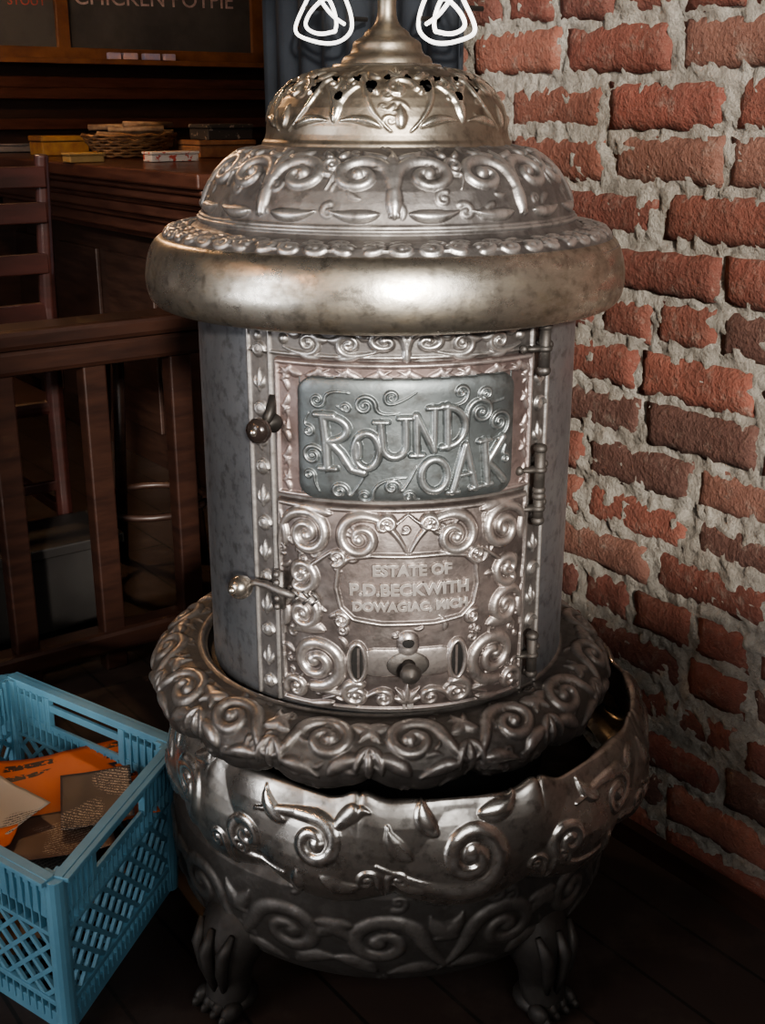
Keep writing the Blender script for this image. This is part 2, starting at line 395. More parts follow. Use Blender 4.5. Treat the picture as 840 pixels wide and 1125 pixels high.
S.build(M_plate,stove,.004,hm=.0054)
S=Surf('ash_door',[(.2455,.447),(.2455,.702)],t0=TC+deg(.4)-deg(36),t1=TC+deg(.4)+deg(36),res=.0009,smooth=0)
hu=S.rref*deg(36)
U=np.arange(S.nt)*S.du-hu
S.H0=.011*np.clip(1-(U[None,:]/hu)**4,0,1)**.8*np.clip(1-((S.sv[:,None]-S.L/2)/(S.L/2))**4,0,1)**.8
border(S,-hu+.003,hu-.003,.004,S.L-.004,.003,.003)
def skp(u,v): return ((u/.085)**2+((v-.158)/.045)**2<1) or (abs(u)<.072 and abs(v-.068)<.034)
S.filler(120,.012,.245,.018,.0022,5,skp)
for sg in (-1,1):
    mi=sg<0
    def sp(cx,cy,R,t,d,a0,w,tail): S.place(spiral(cx,cy,R,t,d,a0,w*1.1,tail),0,0,1,mir=mi,h=.0060)
    def lf(p0,p1,b,w): S.place(leaf(p0,p1,b,w*1.2),0,0,1,mir=mi,h=.0048)
    sp(.052,.220,.025,1.4,-1,pi*.5,.0064,(.002,.204))
    sp(.114,.220,.025,1.5,1,pi*.5,.0066,(.147,.150))
    sp(.022,.236,.010,1.2,1,0,.0038,(.0,.247))
    sp(.120,.170,.019,1.4,-1,-pi/2,.0060,(.084,.202))
    sp(.120,.122,.021,1.4,1,pi/2,.0062,(.147,.090))
    sp(.104,.062,.033,1.7,-1,-pi/2,.0078,(.050,.020))
    sp(.132,.022,.015,1.3,1,0,.0052,(.149,.075))
    sp(.058,.024,.016,1.4,-1,pi/2,.0054,(.098,.014))
    sp(.027,.020,.011,1.3,1,pi/2,.0044,(.052,.014))
    lf((.085,.245),(.13,.249),.1,.006);lf((.142,.20),(.149,.24),.1,.005)
    lf((.093,.104),(.135,.095),.3,.007);lf((.145,.10),(.148,.14),.2,.005)
    lf((.085,.010),(.12,.005),-.2,.005)
    S.path([(sg*.056+x,y) for x,y in [( .0095*math.cos(a),.068+.024*math.sin(a)) for a in np.linspace(0,2*pi,30)]],.0034,.0055)
# scrolled cartouche: straight flanks rolling into curls
for sg in (-1,1):
    S.path([(sg*x,y) for x,y in [(.0,.199),(.04,.200),(.064,.196),(.076,.184),(.079,.160),(.074,.136),(.060,.122),(.03,.117),(.0,.117)]],.0028,.0040)
    S.place(spiral(.078,.196,.010,1.3,-1 ,-pi/2,.0036,(.050,.199)),0,0,1,mir=sg<0,h=.0050)
    S.place(spiral(.074,.119,.009,1.3,1 ,pi/2,.0034,(.046,.119)),0,0,1,mir=sg<0,h=.0050)
S.place(fan((0,-.5),pi*.15,pi*.85,5,1.0,.17),0,.026,.028,h=.005)
S.path([(-.036,.068),(.036,.068)],.018,.0030,pw=.25)
S.path([(0,.085),(0,.096)],.012,.006)
S.build(M_door,stove,.006,hm=.0058)
def on(u,z,r=.2575,t=TC+deg(.4)):
    th=t+u/.2455
    return Vector((SC[0]+r*math.sin(th),SC[1]-r*math.cos(th),z)),Vector((math.sin(th),-math.cos(th),0))
def txt(s_,size,u0,z0,r,name,mat,ext=.0016,arcy=0):
    cu=bpy.data.curves.new(name,'FONT');cu.body=s_;cu.size=size;cu.align_x='CENTER';cu.extrude=ext;cu.bevel_depth=.0004;cu.offset=.0006;cu.resolution_u=3
    o=bpy.data.objects.new(name,cu);link(o);bpy.context.view_layer.update()
    me=bpy.data.meshes.new_from_object(o.evaluated_get(bpy.context.evaluated_depsgraph_get()));bpy.data.objects.remove(o)
    for v in me.vertices:
        u=u0+v.co.x;zz=z0+v.co.y+arcy*(1-(v.co.x/.06)**2)
        p,n=on(u,zz,r+v.co.z);v.co=p
    me.materials.clear();me.materials.append(mat)
    return link(bpy.data.objects.new(name,me),stove)
txt('ESTATE OF',.0175,.004,.447+.177,.2572,'label_line_a',M_label,.0026)
txt('P.D.BECKWITH',.0195,.002,.447+.153,.2572,'label_line_b',M_label,.0026)
txt('DOWAGIAC, MICH',.0148,.003,.447+.134,.2570,'label_line_c',M_label,.0026)
txt('18',.014,0,.447+.006,.2505,'size_mark',M_label,.002)
mb=MB()
for sg in (-1,1):
    p,n=on(sg*.056,.447+.068,.2575)
    t=Vector((0,0,1)).cross(n)
    mb.sphere(p,1,20,12,(.0075,.0022,.0215),(t,n,Vector((0,0,1))))
p,n=on(0,.447+.094,.261);t=Vector((0,0,1)).cross(n);mb.sphere(p,1,16,10,(.007,.003,.006),(t,n,Vector((0,0,1))))
mb.obj('vent_slots',M_black,stove,True)  # solid black ovals, the slots' inner shade put into colour
mb=MB()
for sg in (-1,1):
    p,n=on(sg*.0545,.447+.068,.2592);t=Vector((0,0,1)).cross(n)
    mb.bar(p-Vector((0,0,.019)),p+Vector((0,0,.019)),.003,.002,n)
mb.obj('slot_bars',M_door,stove)
mb=MB();p,n=on(0,.447+.066,.258)
t=Vector((0,0,1)).cross(n)
mb.sphere(p,1,20,12,(.025,.004,.017),(t,n,Vector((0,0,1))))
mb.lathe([(0,.0),(.009,.002),(.006,.012),(.010,.018),(.0125,.026),(.009,.033),(0,.035)],p,20,n)
mb.obj('damper_knob',M_ring,stove,True)
mb=MB()
for zc,L in ((.868,.05),(.727,.05),(.680,.03),(.492,.05)):
    th=TC+deg(38.5)
    r=.256;p=Vector((SC[0]+r*math.sin(th),SC[1]-r*math.cos(th),zc))
    mb.tube([p-Vector((0,0,L/2)),p+Vector((0,0,L/2))],.0065,12)
    for dz in (-L/2,L/2):
        mb.sphere(p+Vector((0,0,dz)),.0082,12,8,(1,1,.8))
    mb.sphere(p,.0088,12,8,(1,1,.6))
    n=Vector((math.sin(th),-math.cos(th),0));t=Vector((math.cos(th),math.sin(th),0))
    for s2 in (-1,1):
        mb.tube([p-n*.003,p-n*.008+t*s2*.012,p-n*.013+t*s2*.020],[.0075,.006,.0045],10,1,.6)
        mb.sphere(p-n*.012+t*s2*.022,.0055,10,7)
mb.obj('hinges',M_ring,stove,True)
def cyl(thd,z,r): th=deg(thd);return Vector((SC[0]+r*math.sin(th),SC[1]-r*math.cos(th),z))
def nrm_(thd): return Vector((math.sin(deg(thd)),-math.cos(deg(thd)),0))
n=nrm_(-31);mb=MB()
p=cyl(-31,.790,.244)
mb.tube([p+Vector((0,0,.03)),p+n*.008+Vector((0,0,.012)),p+n*.018],[.005,.006,.0055],10)
mb.lathe([(.0,0),(.011,0),(.012,.004),(.007,.008),(.005,.022),(.0,.022)],p,20,n)
mb.obj('fire_door_latch',M_iron,stove,True)
mb=MB();mb.lathe([(0,.018),(.008,.019),(.0135,.024),(.0150,.030),(.013,.036),(.010,.038),(.0095,.0385),(0,.040)],p-Vector((0,0,.004)),24,n);mb.obj('fire_door_knob',simple('dark_knob',(.05,.038,.033),.22,.3,coat=.5),stove,True)
mb=MB();mb.sphere(p+n*.039-Vector((0,0,.004)),.005,12,8);mb.obj('knob_screw',M_steelknob,stove,True)
mb=MB();zl=.594
pts=[(-24,zl-.004,.260),(-28,zl,.262),(-32,zl+.004,.262),(-35.5,zl+.004,.263),(-38.5,zl-.002,.268)]
mb.tube([cyl(*c_) for c_ in pts],[.004,.0055,.005,.0042,.004],10)
nn_=nrm_(-29);tt_=Vector((0,0,1)).cross(nn_)
mb.box(cyl(-29,zl,.258),(.006,.014,.046),nn_,tt_)
for dz in (-.020,-.010,.010,.020): mb.sphere(cyl(-29,zl+dz,.262),.0042,10,6)
for k,a_ in enumerate((-24,-21,-18.5)):
    nn_=nrm_(a_);tt_=Vector((0,0,1)).cross(nn_);c_=cyl(a_,zl-.004,.2585)
    mb.bar(c_+Vector((0,0,.008))-tt_*.004,c_+tt_*.004,.0035,.004,nn_);mb.bar(c_-Vector((0,0,.008))-tt_*.004,c_+tt_*.004,.0035,.004,nn_)
mb.obj('ash_door_latch',M_drum,stove,True)
pb=cyl(-38.6,zl-.002,.274)
mb=MB();mb.sphere(pb,.0145,20,14);mb.sphere(pb+nrm_(-39)*.013,.0055,12,8);mb.obj('ash_door_ball',M_steelknob,stove,True)
def wring(T,R,Z,f):
    k=np.clip(f/.45,0,1);k=1-k
    lob=np.abs(np.sin(T*8.0+.3))**.6
    l2=np.abs(np.sin(T*24+.2))
    return k*(.010*lob-.006+.003*l2),-k*(.016*lob-.006)
S=Surf('foot_flange',[(.294,.382),(.304,.386),(.3095,.398),(.309,.412),(.300,.426),(.285,.437),(.268,.443),(.252,.441),(.236,.436)],c=(SC[0]-.009,1.5),smooth=1,res=.0014,warp=wring)
nl=16
for i in range(nl):
    u=(2*pi*(i+.5)/nl-.3/8)*S.rref
    S.place(MOT_W,u,S.L*.52,.104,mir=i%2==0,h=.0048,sy=.084)
    u+=pi/nl*S.rref
    S.place(mirror(leaf((0,.55),(.30,-.15),.3,.12))+leaf((0,.5),(0,-.5),0,.11),u,S.L*.26,.045,h=.0045)
S.filler(200,.004,S.L*.88,.020,.0020,11)
S.ridge(S.L*.93,.004,.004)
S.build(M_ring,stove,hm=.005)
mb=MB();mb.lathe([(.292,.384),(.288,.405),(.22,.43)],(SC[0]-.009,1.5,0),k=96);mb.obj('flange_underside',M_iron,stove,True)
CS=(.032,1.503)
def wsk(T,R,Z,f):
    top=np.clip((Z-.30)/.06,0,1);bot=np.clip((.275-Z)/.04,0,1)
    lob=np.abs(np.sin(T*4.5+.9))**.5
    peaks=np.exp(-((((T*4.5+.9)/pi+.5)%1-.5)/.10)**2)
    return 0*T,top*(.020*lob-.016+.020*peaks)-bot*(.016*np.abs(np.sin(T*6+.4))**.6-.006)
S=Surf('nickel_skirt',[(.300,.230),(.318,.238),(.328,.262),(.330,.292),(.324,.328),(.315,.352),(.309,.362),(.303,.357),(.305,.338),(.312,.30)],c=CS,smooth=1,res=.0013,warp=wsk)
for i in range(12):
    u=2*pi*(i+.35)/12*S.rref
    S.dot(u,S.vz(.272),.080,.009,base=True,pw=1.3)
    S.dot(u+.08,S.vz(.335),.065,.006,base=True,pw=1.3)
vm=S.vz(.298)
for i in range(10):
    u=2*pi*(i)/10*S.rref+deg(12)*S.rref
    if i%2==0:
        S.place(spiral(0,0,.36,1.5,1,-pi/2,.105,(-.95,-.1))+leaf((.1,.42),(.5,.60),-.3,.10)+leaf((-.35,.25),(-.5,.62),.3,.09)+leaf((-.6,0),(-.85,.35),.25,.09)+leaf((-.45,-.3),(-.8,-.35),.2,.08),u,vm,.112,h=.0042)
    else:
        S.place(spiral(.2,.1,.30,1.3,-1,pi/2,.098,(-.6,.3))+spiral(-.75,-.1,.22,1.3,-1,pi,.085,(-.2,-.4))+leaf((-.2,.25),(-.5,.58),.3,.09)+leaf((.45,.3),(.85,.5),.3,.10)+leaf((.3,-.3),(.8,-.35),-.3,.09)+leaf((0,-.3),(-.1,-.65),.1,.09),u,vm,.098,h=.0042)
    S.place(mirror(spiral(.3,.1,.20,1.3,-1,pi,.08,(.0,-.4))),u+pi/10*S.rref,S.vz(.262),.060,h=.0035)
S.build(M_skirt,stove,hm=.004)
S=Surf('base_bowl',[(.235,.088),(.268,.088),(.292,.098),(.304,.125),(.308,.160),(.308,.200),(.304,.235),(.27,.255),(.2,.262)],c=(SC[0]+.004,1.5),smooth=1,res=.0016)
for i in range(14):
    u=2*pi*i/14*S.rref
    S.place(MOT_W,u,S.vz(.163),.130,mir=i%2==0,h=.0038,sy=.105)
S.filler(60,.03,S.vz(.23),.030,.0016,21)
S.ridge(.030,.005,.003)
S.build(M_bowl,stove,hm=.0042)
mb=MB();mb.lathe([(.24,.095),(0,.095)],(SC[0],1.5,0),k=48);mb.obj('base_floor',M_iron,stove,True)
mb=MB()
for ad in (-43,42,137,-137):
    a=deg(ad);d=Vector((math.sin(a),-math.cos(a),0));t=Vector((0,0,1)).cross(d);c0=Vector((SC[0],1.5,0))
    P=chaikin([(.235,.150,.040),(.268,.135,.050),(.294,.108,.050),(.302,.080,.040),(.300,.056,.032),(.304,.034,.032),(.312,.016,.030)],2)
    mb.tube([c0+d*r+Vector((0,0,z)) for r,z,_ in P],[w_ for _,_,w_ in P],18,1.0,.8)
    for k in (-1.5,-.5,.5,1.5):
        b=c0+d*(.322)+t*k*.018+Vector((0,0,.015))
        mb.sphere(b,.0145,12,8,(1.2,.72,1.0),(d,t,Vector((0,0,1))))
        mb.sphere(b+d*.012-Vector((0,0,.004)),.009,8,6,(1.2,.7,.9),(d,t,Vector((0,0,1))))
    mb.sphere(c0+d*.300+Vector((0,0,.017)),.036,14,8,(1,1,.47),(d,t,Vector((0,0,1))))
    for k in (-1,0,1):
        mb.tube([c0+d*(.325-.004*abs(k))+t*k*.012+Vector((0,0,.035)),c0+d*(.334-.006*abs(k))+t*k*.017+Vector((0,0,.070)),c0+d*(.338-.008*abs(k))+t*k*.024+Vector((0,0,.105)),c0+d*(.326-.008*abs(k))+t*k*.030+Vector((0,0,.132))],[.004,.009,.010,.004],8)
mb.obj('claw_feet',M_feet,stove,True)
# =============================================================== MILK CRATE
crate=empty('milk_crate')
M_cr=simple('blue_plastic',(.125,.285,.38),.5,0,(.08,.195,.27),6,bs=.05)
dx=-.012
top=[Vector((-.302+dx,1.528,0)),Vector((-.385+dx,1.208,0)),Vector((-.685+dx,1.423,0)),Vector((-.602+dx,1.743,0))]
zt=.250;zb=.004
cen=sum(top,Vector())/4
bot=[cen+(p-cen)*.93+Vector((0,0,zb)) for p in top];topz=[p+Vector((0,0,zt)) for p in top]
mb=MB()
for k in range(4):
    A0,A1=topz[k],topz[(k+1)%4];B0,B1=bot[k],bot[(k+1)%4]
    def Q(s,t): 
        return (B0.lerp(B1,s)).lerp(A0.lerp(A1,s),t)
    nrm=(A1-A0).cross(Vector((0,0,1))).normalized()
    if nrm.dot(A0-cen-Vector((0,0,zt)))<0: nrm=-nrm
    def br(s0,t0,s1,t1,w,th): mb.bar(Q(s0,t0),Q(s1,t1),w,th,nrm)
    o=nrm*.004
    mb.bar(Q(0,.975)+o,Q(1,.975)+o,.013,.014,nrm)
    mb.bar(Q(0,.985)+o*2,Q(1,.985)+o*2,.006,.022,nrm)
    br(.0,.89,1,.89,.012,.006)
    br(.0,.74,1,.74,.014,.006);br(0,.62,1,.62,.006,.010)
    br(.0,.03,1,.03,.028,.007);br(0,.16,1,.16,.008,.010)
    for s0,s1 in ((.02,.27),(.73,.98)):
        mb.bar(Q(s0,.82),Q(s1,.82),.045,.004,nrm)
    for s_ in (.27,.73): br(s_,.74,s_,.96,.010,.010)
    n_=24
    for i in range(n_+1):
        s_=i/n_
        if s_<.27 or s_>.73: br(s_,.74,s_,.96,.003,.012)
        br(s_,.62,s_,.74,.003,.010)
        br(s_,.03,s_,.16,.003,.010)
    nd=9
    t0,t1=.16,.62
    def clipseg(sa,ta,sb,tb):
        for lim,cmpf in ((.02,1),(.98,-1)):
            fa=(sa-lim)*cmpf;fb=(sb-lim)*cmpf
            if fa<0 and fb<0: return None
            if fa<0: q_=fa/(fa-fb);sa,ta=sa+(sb-sa)*q_,ta+(tb-ta)*q_
            elif fb<0: q_=fb/(fb-fa);sb,tb=sb+(sa-sb)*q_,tb+(ta-tb)*q_
        return sa,ta,sb,tb
    for i in range(-8,nd+9):
        for sg in (1,-1):
            ds=(t1-t0)*.75;s0=i/nd
            sa,sb=(s0,s0+ds) if sg==1 else (s0,s0-ds)
            c=clipseg(sa,t0,sb,t1)
            if c: br(c[0],c[1],c[2],c[3],.0065,.0055)
    mb.tube([B0,A0+Vector((0,0,-.002))],[.013,.013],14)
    mb.bar(Q(.0,.5),Q(.045,.5),zt*.97,.007,nrm);mb.bar(Q(.955,.5),Q(1,.5),zt*.97,.007,nrm)
for i in range(1,12):
    s_=i/12
    mb.bar(bot[0].lerp(bot[1],s_)+Vector((0,0,.003)),bot[3].lerp(bot[2],s_)+Vector((0,0,.003)),.006,.005)
    mb.bar(bot[1].lerp(bot[2],s_)+Vector((0,0,.003)),bot[0].lerp(bot[3],s_)+Vector((0,0,.003)),.006,.005)
mb.obj('crate_shell',M_cr,crate,bevel=.0008)
# contents
pile=empty('scrap_paper_pile')
def paper(name,c,sx,sy,rot,tilt,mat,seed,amp=.012,curl=.0):
    n=20;v=[];f=[]
    cr,sr=math.cos(rot),math.sin(rot)
    for j in range(n+1):
        for i in range(n+1):
            x=(i/n-.5)*sx;y=(j/n-.5)*sy
            z=mnoise.noise(Vector((x*12+seed,y*12,seed*1.7)))*amp+mnoise.noise(Vector((x*45+seed,y*45,seed)))*amp*.12+x*tilt[0]+y*tilt[1]+curl*((2*x/sx)**2+(2*y/sy)**4)*.5
            v.append((c[0]+cr*x-sr*y,c[1]+sr*x+cr*y,c[2]+z))
    for j in range(n):
        for i in range(n): f.append((j*(n+1)+i,j*(n+1)+i+1,(j+1)*(n+1)+i+1,(j+1)*(n+1)+i))
    o=mesh_obj(name,v,f,mat,pile,True);s_=o.modifiers.new('s','SOLIDIFY');s_.thickness=.0008;return o
def print_mat(name,base,ink,rot,sc=60,thr=.5,band=(.42,.45)):
    m,nt,p=nodes(name)
    tc=N(nt,'ShaderNodeTexCoord');mp=N(nt,'ShaderNodeMapping');mp.inputs['Rotation'].default_value=(0,0,-rot);nt.links.new(tc.outputs['Object'],mp.inputs[0])
    wv=N(nt,'ShaderNodeTexWave');wv.bands_direction='Y';wv.inputs['Scale'].default_value=sc;nt.links.new(mp.outputs[0],wv.inputs['Vector'])
    nz=N(nt,'ShaderNodeTexNoise');nz.inputs['Scale'].default_value=sc*9;nt.links.new(mp.outputs[0],nz.inputs['Vector'])
    n2=noisef(nt,9,1,.4)
    f=mathn(nt,'MULTIPLY',ramp(nt,wv.outputs['Fac'],.45,.55),ramp(nt,nz.outputs['Fac'],thr,thr+.03))
    f=mathn(nt,'MULTIPLY',f,ramp(nt,n2,*band))
    nt.links.new(mixc(nt,f,base,ink),p.inputs['Base Color']);p.inputs['Roughness'].default_value=.5;return m
M_or=print_mat('orange_flyer',(.60,.13,.03),(.03,.015,.012),.5,12,.4,(.5,.52))
M_nw=print_mat('newsprint',(.42,.36,.29),(.08,.07,.06),.2,60,.45)
M_nw2=print_mat('newsprint_grey',(.24,.215,.19),(.06,.05,.045),.9,50,.45)
M_bk=print_mat('dark_flyer',(.06,.045,.04),(.42,.34,.27),-.2,55,.50,(.48,.50))
M_bk2=print_mat('brown_flyer',(.12,.065,.045),(.42,.34,.27),.6,60,.50,(.48,.50))
cx,cy=cen.x,cen.y
paper('brown_bag',(cx-.0,cy,.115),.24,.25,.35,(0,0),simple('kraft_paper',(.16,.09,.05),.8),2.2,.02)
paper('newspaper_sheet',(cx-.01,cy-.03,.140),.20,.20,.2,(-.05,-.05),M_nw2,7.7,.008,.004)
paper('flyer_orange',(cx+.050,cy+.045,.176),.20,.20,.45,(-.04,.08),M_or,1.3,.006,.004)
paper('flyer_brown',(cx+.045,cy-.080,.178),.17,.11,.35,(-.03,-.03),M_bk2,5.5,.006,.006)
paper('flyer_black',(cx+.095,cy-.005,.192),.10,.13,.25,(.03,.05),M_bk,4.1,.006,.006)
paper('newspaper_fold',(cx-.060,cy-.025,.190),.11,.16,.9,(.08,.06),M_nw,9.2,.012,.01)
paper('flyer_orange_b',(cx-.04,cy-.105,.186),.09,.06,.1,(.1,-.1),M_or,6.2,.01,.01)
mb=MB()
for k in range(8):
    a=random.uniform(0,pi);p=Vector((cx+random.uniform(-.06,.06),cy+random.uniform(-.06,.06),.025+.010*k))
    d=Vector((math.cos(a),math.sin(a),random.uniform(-.05,.05)))*.08
    mb.bar(p-d,p+d,.03,.018)
mb.obj('kindling',simple('kindling_wood',(.25,.14,.07),.8,0,(.12,.06,.03),20),pile)
# =============================================================== ROOM
M_floor,nt,p=nodes('dark_boards')
tc=N(nt,'ShaderNodeTexCoord');mp=N(nt,'ShaderNodeMapping');mp.inputs['Rotation'].default_value=(0,0,-math.atan2(AX[1],AX[0]))
nt.links.new(tc.outputs['Object'],mp.inputs[0])
bt=N(nt,'ShaderNodeTexBrick');bt.inputs['Scale'].default_value=1;bt.inputs['Mortar Size'].default_value=.003;bt.inputs['Brick Width'].default_value=1.4;bt.inputs['Row Height'].default_value=.12
bt.inputs['Color1'].default_value=(.036,.023,.018,1);bt.inputs['Color2'].default_value=(.028,.018,.015,1);bt.inputs['Mortar'].default_value=(.010,.008,.006,1)
nt.links.new(mp.outputs[0],bt.inputs['Vector'])
nn=noisef(nt,9,6,.7);nt.links.new(mixc(nt,ramp(nt,nn,.5,.72,0,.6),bt.outputs[0],(.065,.048,.037)),p.inputs['Base Color']);p.inputs['Roughness'].default_value=.6
M_brick,nt,p=nodes('old_brick')
at=N(nt,'ShaderNodeAttribute',attribute_name='bcol')
n1=noisef(nt,22,5,.7);n2=noisef(nt,120,4,.7);n3=noisef(nt,26,8,.8)
c=mixc(nt,ramp(nt,n1,.35,.7,0,.6),at.outputs['Color'],(.095,.042,.031))
c=mixc(nt,ramp(nt,n2,.5,.75,0,.4),c,(.21,.12,.09))
c=mixc(nt,ramp(nt,n3,.54,.68,0,.55),c,(.26,.22,.18))
nt.links.new(c,p.inputs['Base Color']);p.inputs['Roughness'].default_value=.88
bump(nt,p,mathn(nt,'ADD',n1,n2),.9,.006)
M_mortar,nt,p=nodes('lime_mortar')
n1=noisef(nt,14,6,.75);n2=noisef(nt,90,6,.75);n3=noisef(nt,260,3,.7)
c=mixc(nt,ramp(nt,n1,.35,.65),(.45,.415,.36),(.27,.24,.20));c=mixc(nt,ramp(nt,n2,.50,.72,0,.75),c,(.15,.125,.105))
nt.links.new(c,p.inputs['Base Color']);p.inputs['Roughness'].default_value=.95
bump(nt,p,mathn(nt,'ADD',n2,mathn(nt,'MULTIPLY',n3,.4)),1.0,.010)
wall=empty('wall_right')
A0,A1,HT=-1.2,2.157,2.7
v=[];f=[];cols=[]
rh=.0735;z=-.006;row=0
pal=[(.170,.058,.040),(.190,.066,.045),(.150,.050,.036),(.200,.078,.053),(.130,.048,.036),(.165,.080,.058),(.180,.060,.042)]
while z<HT:
    a=A0+(.105 if row%2 else 0)+random.uniform(-.02,.02)
    hdr=(row%6==5)
    while a<A1+.05:
        L=.100 if hdr or random.random()<.07 else .200
        L+=random.uniform(-.005,.005);h=.0605+random.uniform(-.003,.003)
        a1=min(a+L,A1);
        if a1-a>.03:
            zc=z+random.uniform(-.002,.002);col=random.choice(pal);kk=random.uniform(.75,1.2);col=tuple(c_*kk for c_ in col)
            if random.random()<.03: col=(.20,.155,.115)
            if random.random()<.09: col=(.095,.048,.037)
            bf=1.32-.0085+random.uniform(-.003,.003);tl=random.uniform(-.006,.006)
            nx=max(3,int((a1-a)/.014));ny=5;n0=len(v)
            for j in range(ny+1):
                for i in range(nx+1):
                    s_=i/nx;t_=j/ny;aa=a+(a1-a)*s_;zz=zc+h*t_
                    ed=min(i,nx-i,j,ny-j)
                    jit=mnoise.noise(Vector((aa*30,zz*30,3)))
                    b=bf+tl*(s_-.5)+.0025*jit+(0.0070 if ed==0 else (.0008 if ed==1 else 0))
                    if ed==0: aa+=.007*mnoise.noise(Vector((aa*38,zz*38,9)));zz+=.007*mnoise.noise(Vector((aa*38,zz*38,17)))
                    v.append(W(aa,b,zz))
            ring=[i for i in range(nx+1)]+[(j)*(nx+1)+nx for j in range(1,ny+1)]+[ny*(nx+1)+i for i in range(nx-1,-1,-1)]+[j*(nx+1) for j in range(ny-1,0,-1)]
            nf0=len(f)
            for j in range(ny):
                for i in range(nx):
                    q0=n0+j*(nx+1)+i;f.append((q0,q0+nx+1,q0+nx+2,q0+1)[::-1])
            m0=len(v)
            for r_ in ring:
                x,y,zz=v[n0+r_];v.append((x+BX[0]*.02,y+BX[1]*.02,zz))
            for i in range(len(ring)):
                j=(i+1)%len(ring);f.append((n0+ring[i],m0+i,m0+j,n0+ring[j]))
            cols+= [col]*(len(f)-nf0)
        a=a+L+random.uniform(.009,.017)
    z+=rh;row+=1
o=mesh_obj('bricks',v,f,M_brick,wall,True)
ca=o.data.color_attributes.new('bcol','FLOAT_COLOR','CORNER')
arr=np.repeat(np.array([(*c_,1) for c_ in cols]),[len(q_) for q_ in f],axis=0).astype(np.float32);ca.data.foreach_set('color',arr.ravel())
na=int((A1-A0)/.006);nz=int(1.9/.006);v=[];f=[]
for j in range(nz+1):
    for i in range(na+1):
        a=A0+(A1-A0)*i/na;zz=(1.9*j/nz) if j<nz else HT
        d=mnoise.noise(Vector((a*38,zz*38,0)))*.0064+mnoise.noise(Vector((a*95,zz*95,5)))*.0055+mnoise.noise(Vector((a*6,zz*6,8)))*.0035
        v.append(W(a,1.3168-d,zz))
for j in range(nz):
    for i in range(na):
        q0=j*(na+1)+i;f.append((q0,q0+1,q0+na+2,q0+na+1))
mesh_obj('mortar_bed',v,f,M_mortar,wall,True)
mb=MB();mb.rbox(A0,A1,1.335,1.50,0,HT);mb.obj('wall_core',M_mortar,wall)
def room(name,r,mat):
    mb=MB();mb.rbox(*r);return mb.obj(name,mat)
M_wall=simple('dark_plaster',(.14,.11,.09),.8)
M_ceil=simple('dark_ceiling',(.08,.067,.056),.8)
M_wood=simple('mahogany',(.090,.038,.025),.34,0,(.048,.019,.013),6,(1,1,8),.05,coat=.25)
M_rail=simple('rail_wood',(.034,.015,.010),.34,0,(.018,.0085,.0065),6,(1,1,8),.05,coat=.3)
M_woodd=simple('mahogany_dark',(.040,.020,.014),.45,0,(.022,.011,.008),6,(1,1,8))
M_oakf=simple('frame_wood',(.22,.10,.045),.5,0,(.13,.055,.028),10)
room('floor',(-1.3,5.0,-3.2,4.2,-.06,0),M_floor)
room('ceiling',(-1.3,5.0,-3.2,4.2,HT,HT+.06),M_ceil)
mb=MB();c0_,c1_,z0,z1=.1,2.3,.55,2.2
mb.rbox(-1.3,c0_,-3.28,-3.2,0,HT);mb.rbox(c1_,5.0,-3.28,-3.2,0,HT);mb.rbox(c0_,c1_,-3.28,-3.2,0,z0);mb.rbox(c0_,c1_,-3.28,-3.2,z1,HT);mb.obj('wall_left',M_wall)
mb=MB();t=.05
mb.rbox(c0_-t,c0_,-3.22,-3.15,z0-t,z1+t);mb.rbox(c1_,c1_+t,-3.22,-3.15,z0-t,z1+t);mb.rbox(c0_,c1_,-3.22,-3.15,z0-t,z0);mb.rbox(c0_,c1_,-3.22,-3.15,z1,z1+t)
mb.rbox((c0_+c1_)/2-.025,(c0_+c1_)/2+.025,-3.22,-3.17,z0,z1);mb.obj('window_2',M_wood)
room('wall_bar_side',(2.3,4.6,4.14,4.2,0,HT),M_wall)
bw=room('wall_back',(4.60,4.66,-3.2,4.2,0,HT),M_woodd)
room('wall_pier',(A1-.35,A1,1.5,4.2,0,HT),M_wall)
mb=MB();b0,b1,z0,z1=-1.05,.60,1.15,2.35
mb.rbox(-1.3,-1.2,-3.2,b0,0,HT);mb.rbox(-1.3,-1.2,b1,1.5,0,HT);mb.rbox(-1.3,-1.2,b0,b1,0,z0);mb.rbox(-1.3,-1.2,b0,b1,z1,HT);mb.obj('wall_front',M_wall)
mb=MB();t=.05
mb.rbox(-1.22,-1.16,b0-t,b0,z0-t,z1+t);mb.rbox(-1.22,-1.16,b1,b1+t,z0-t,z1+t);mb.rbox(-1.22,-1.12,b0-t,b1+t,z0-.04,z0);mb.rbox(-1.22,-1.16,b0-t,b1+t,z1,z1+t)
mb.obj('window_1',M_wood)
mb=MB();mb.rbox(-1.2,A1,1.285,1.305,0,.035);mb.obj('baseboard_right',M_woodd)
rail=empty('wooden_railing')
mb=MB();ra=2.186
mb.rbox(ra-.05,ra+.05,-2.5,1.28,.700,.738);mb.rbox(ra-.035,ra+.035,-2.5,1.28,.650,.700);mb.rbox(ra-.03,ra+.03,-2.5,1.28,.04,.09)
mb.obj('rail_top',M_rail,rail,bevel=.010)
mb=MB()
b=1.085
while b>-2.4:
    mb.rbox(ra-.02,ra+.02,b-.024,b+.024,0.0,.66);b-=.185
mb.obj('balusters',M_rail,rail,bevel=.004)
bar=empty('bar_counter')
ca_,cb_=2.748,1.449
mb=MB()
lay=[(.0,.930,.970),(.02,.912,.930),(.035,.885,.912),(.06,.868,.885),(.075,.835,.868),(.10,.815,.835),(.12,.775,.815),(.15,.755,.775)]
for off,zz0,zz1 in lay:
    mb.rbox(ca_+off,4.52,cb_+off,3.2,zz0,zz1)
mb.obj('counter_mouldings',M_wood,bar,bevel=.006)
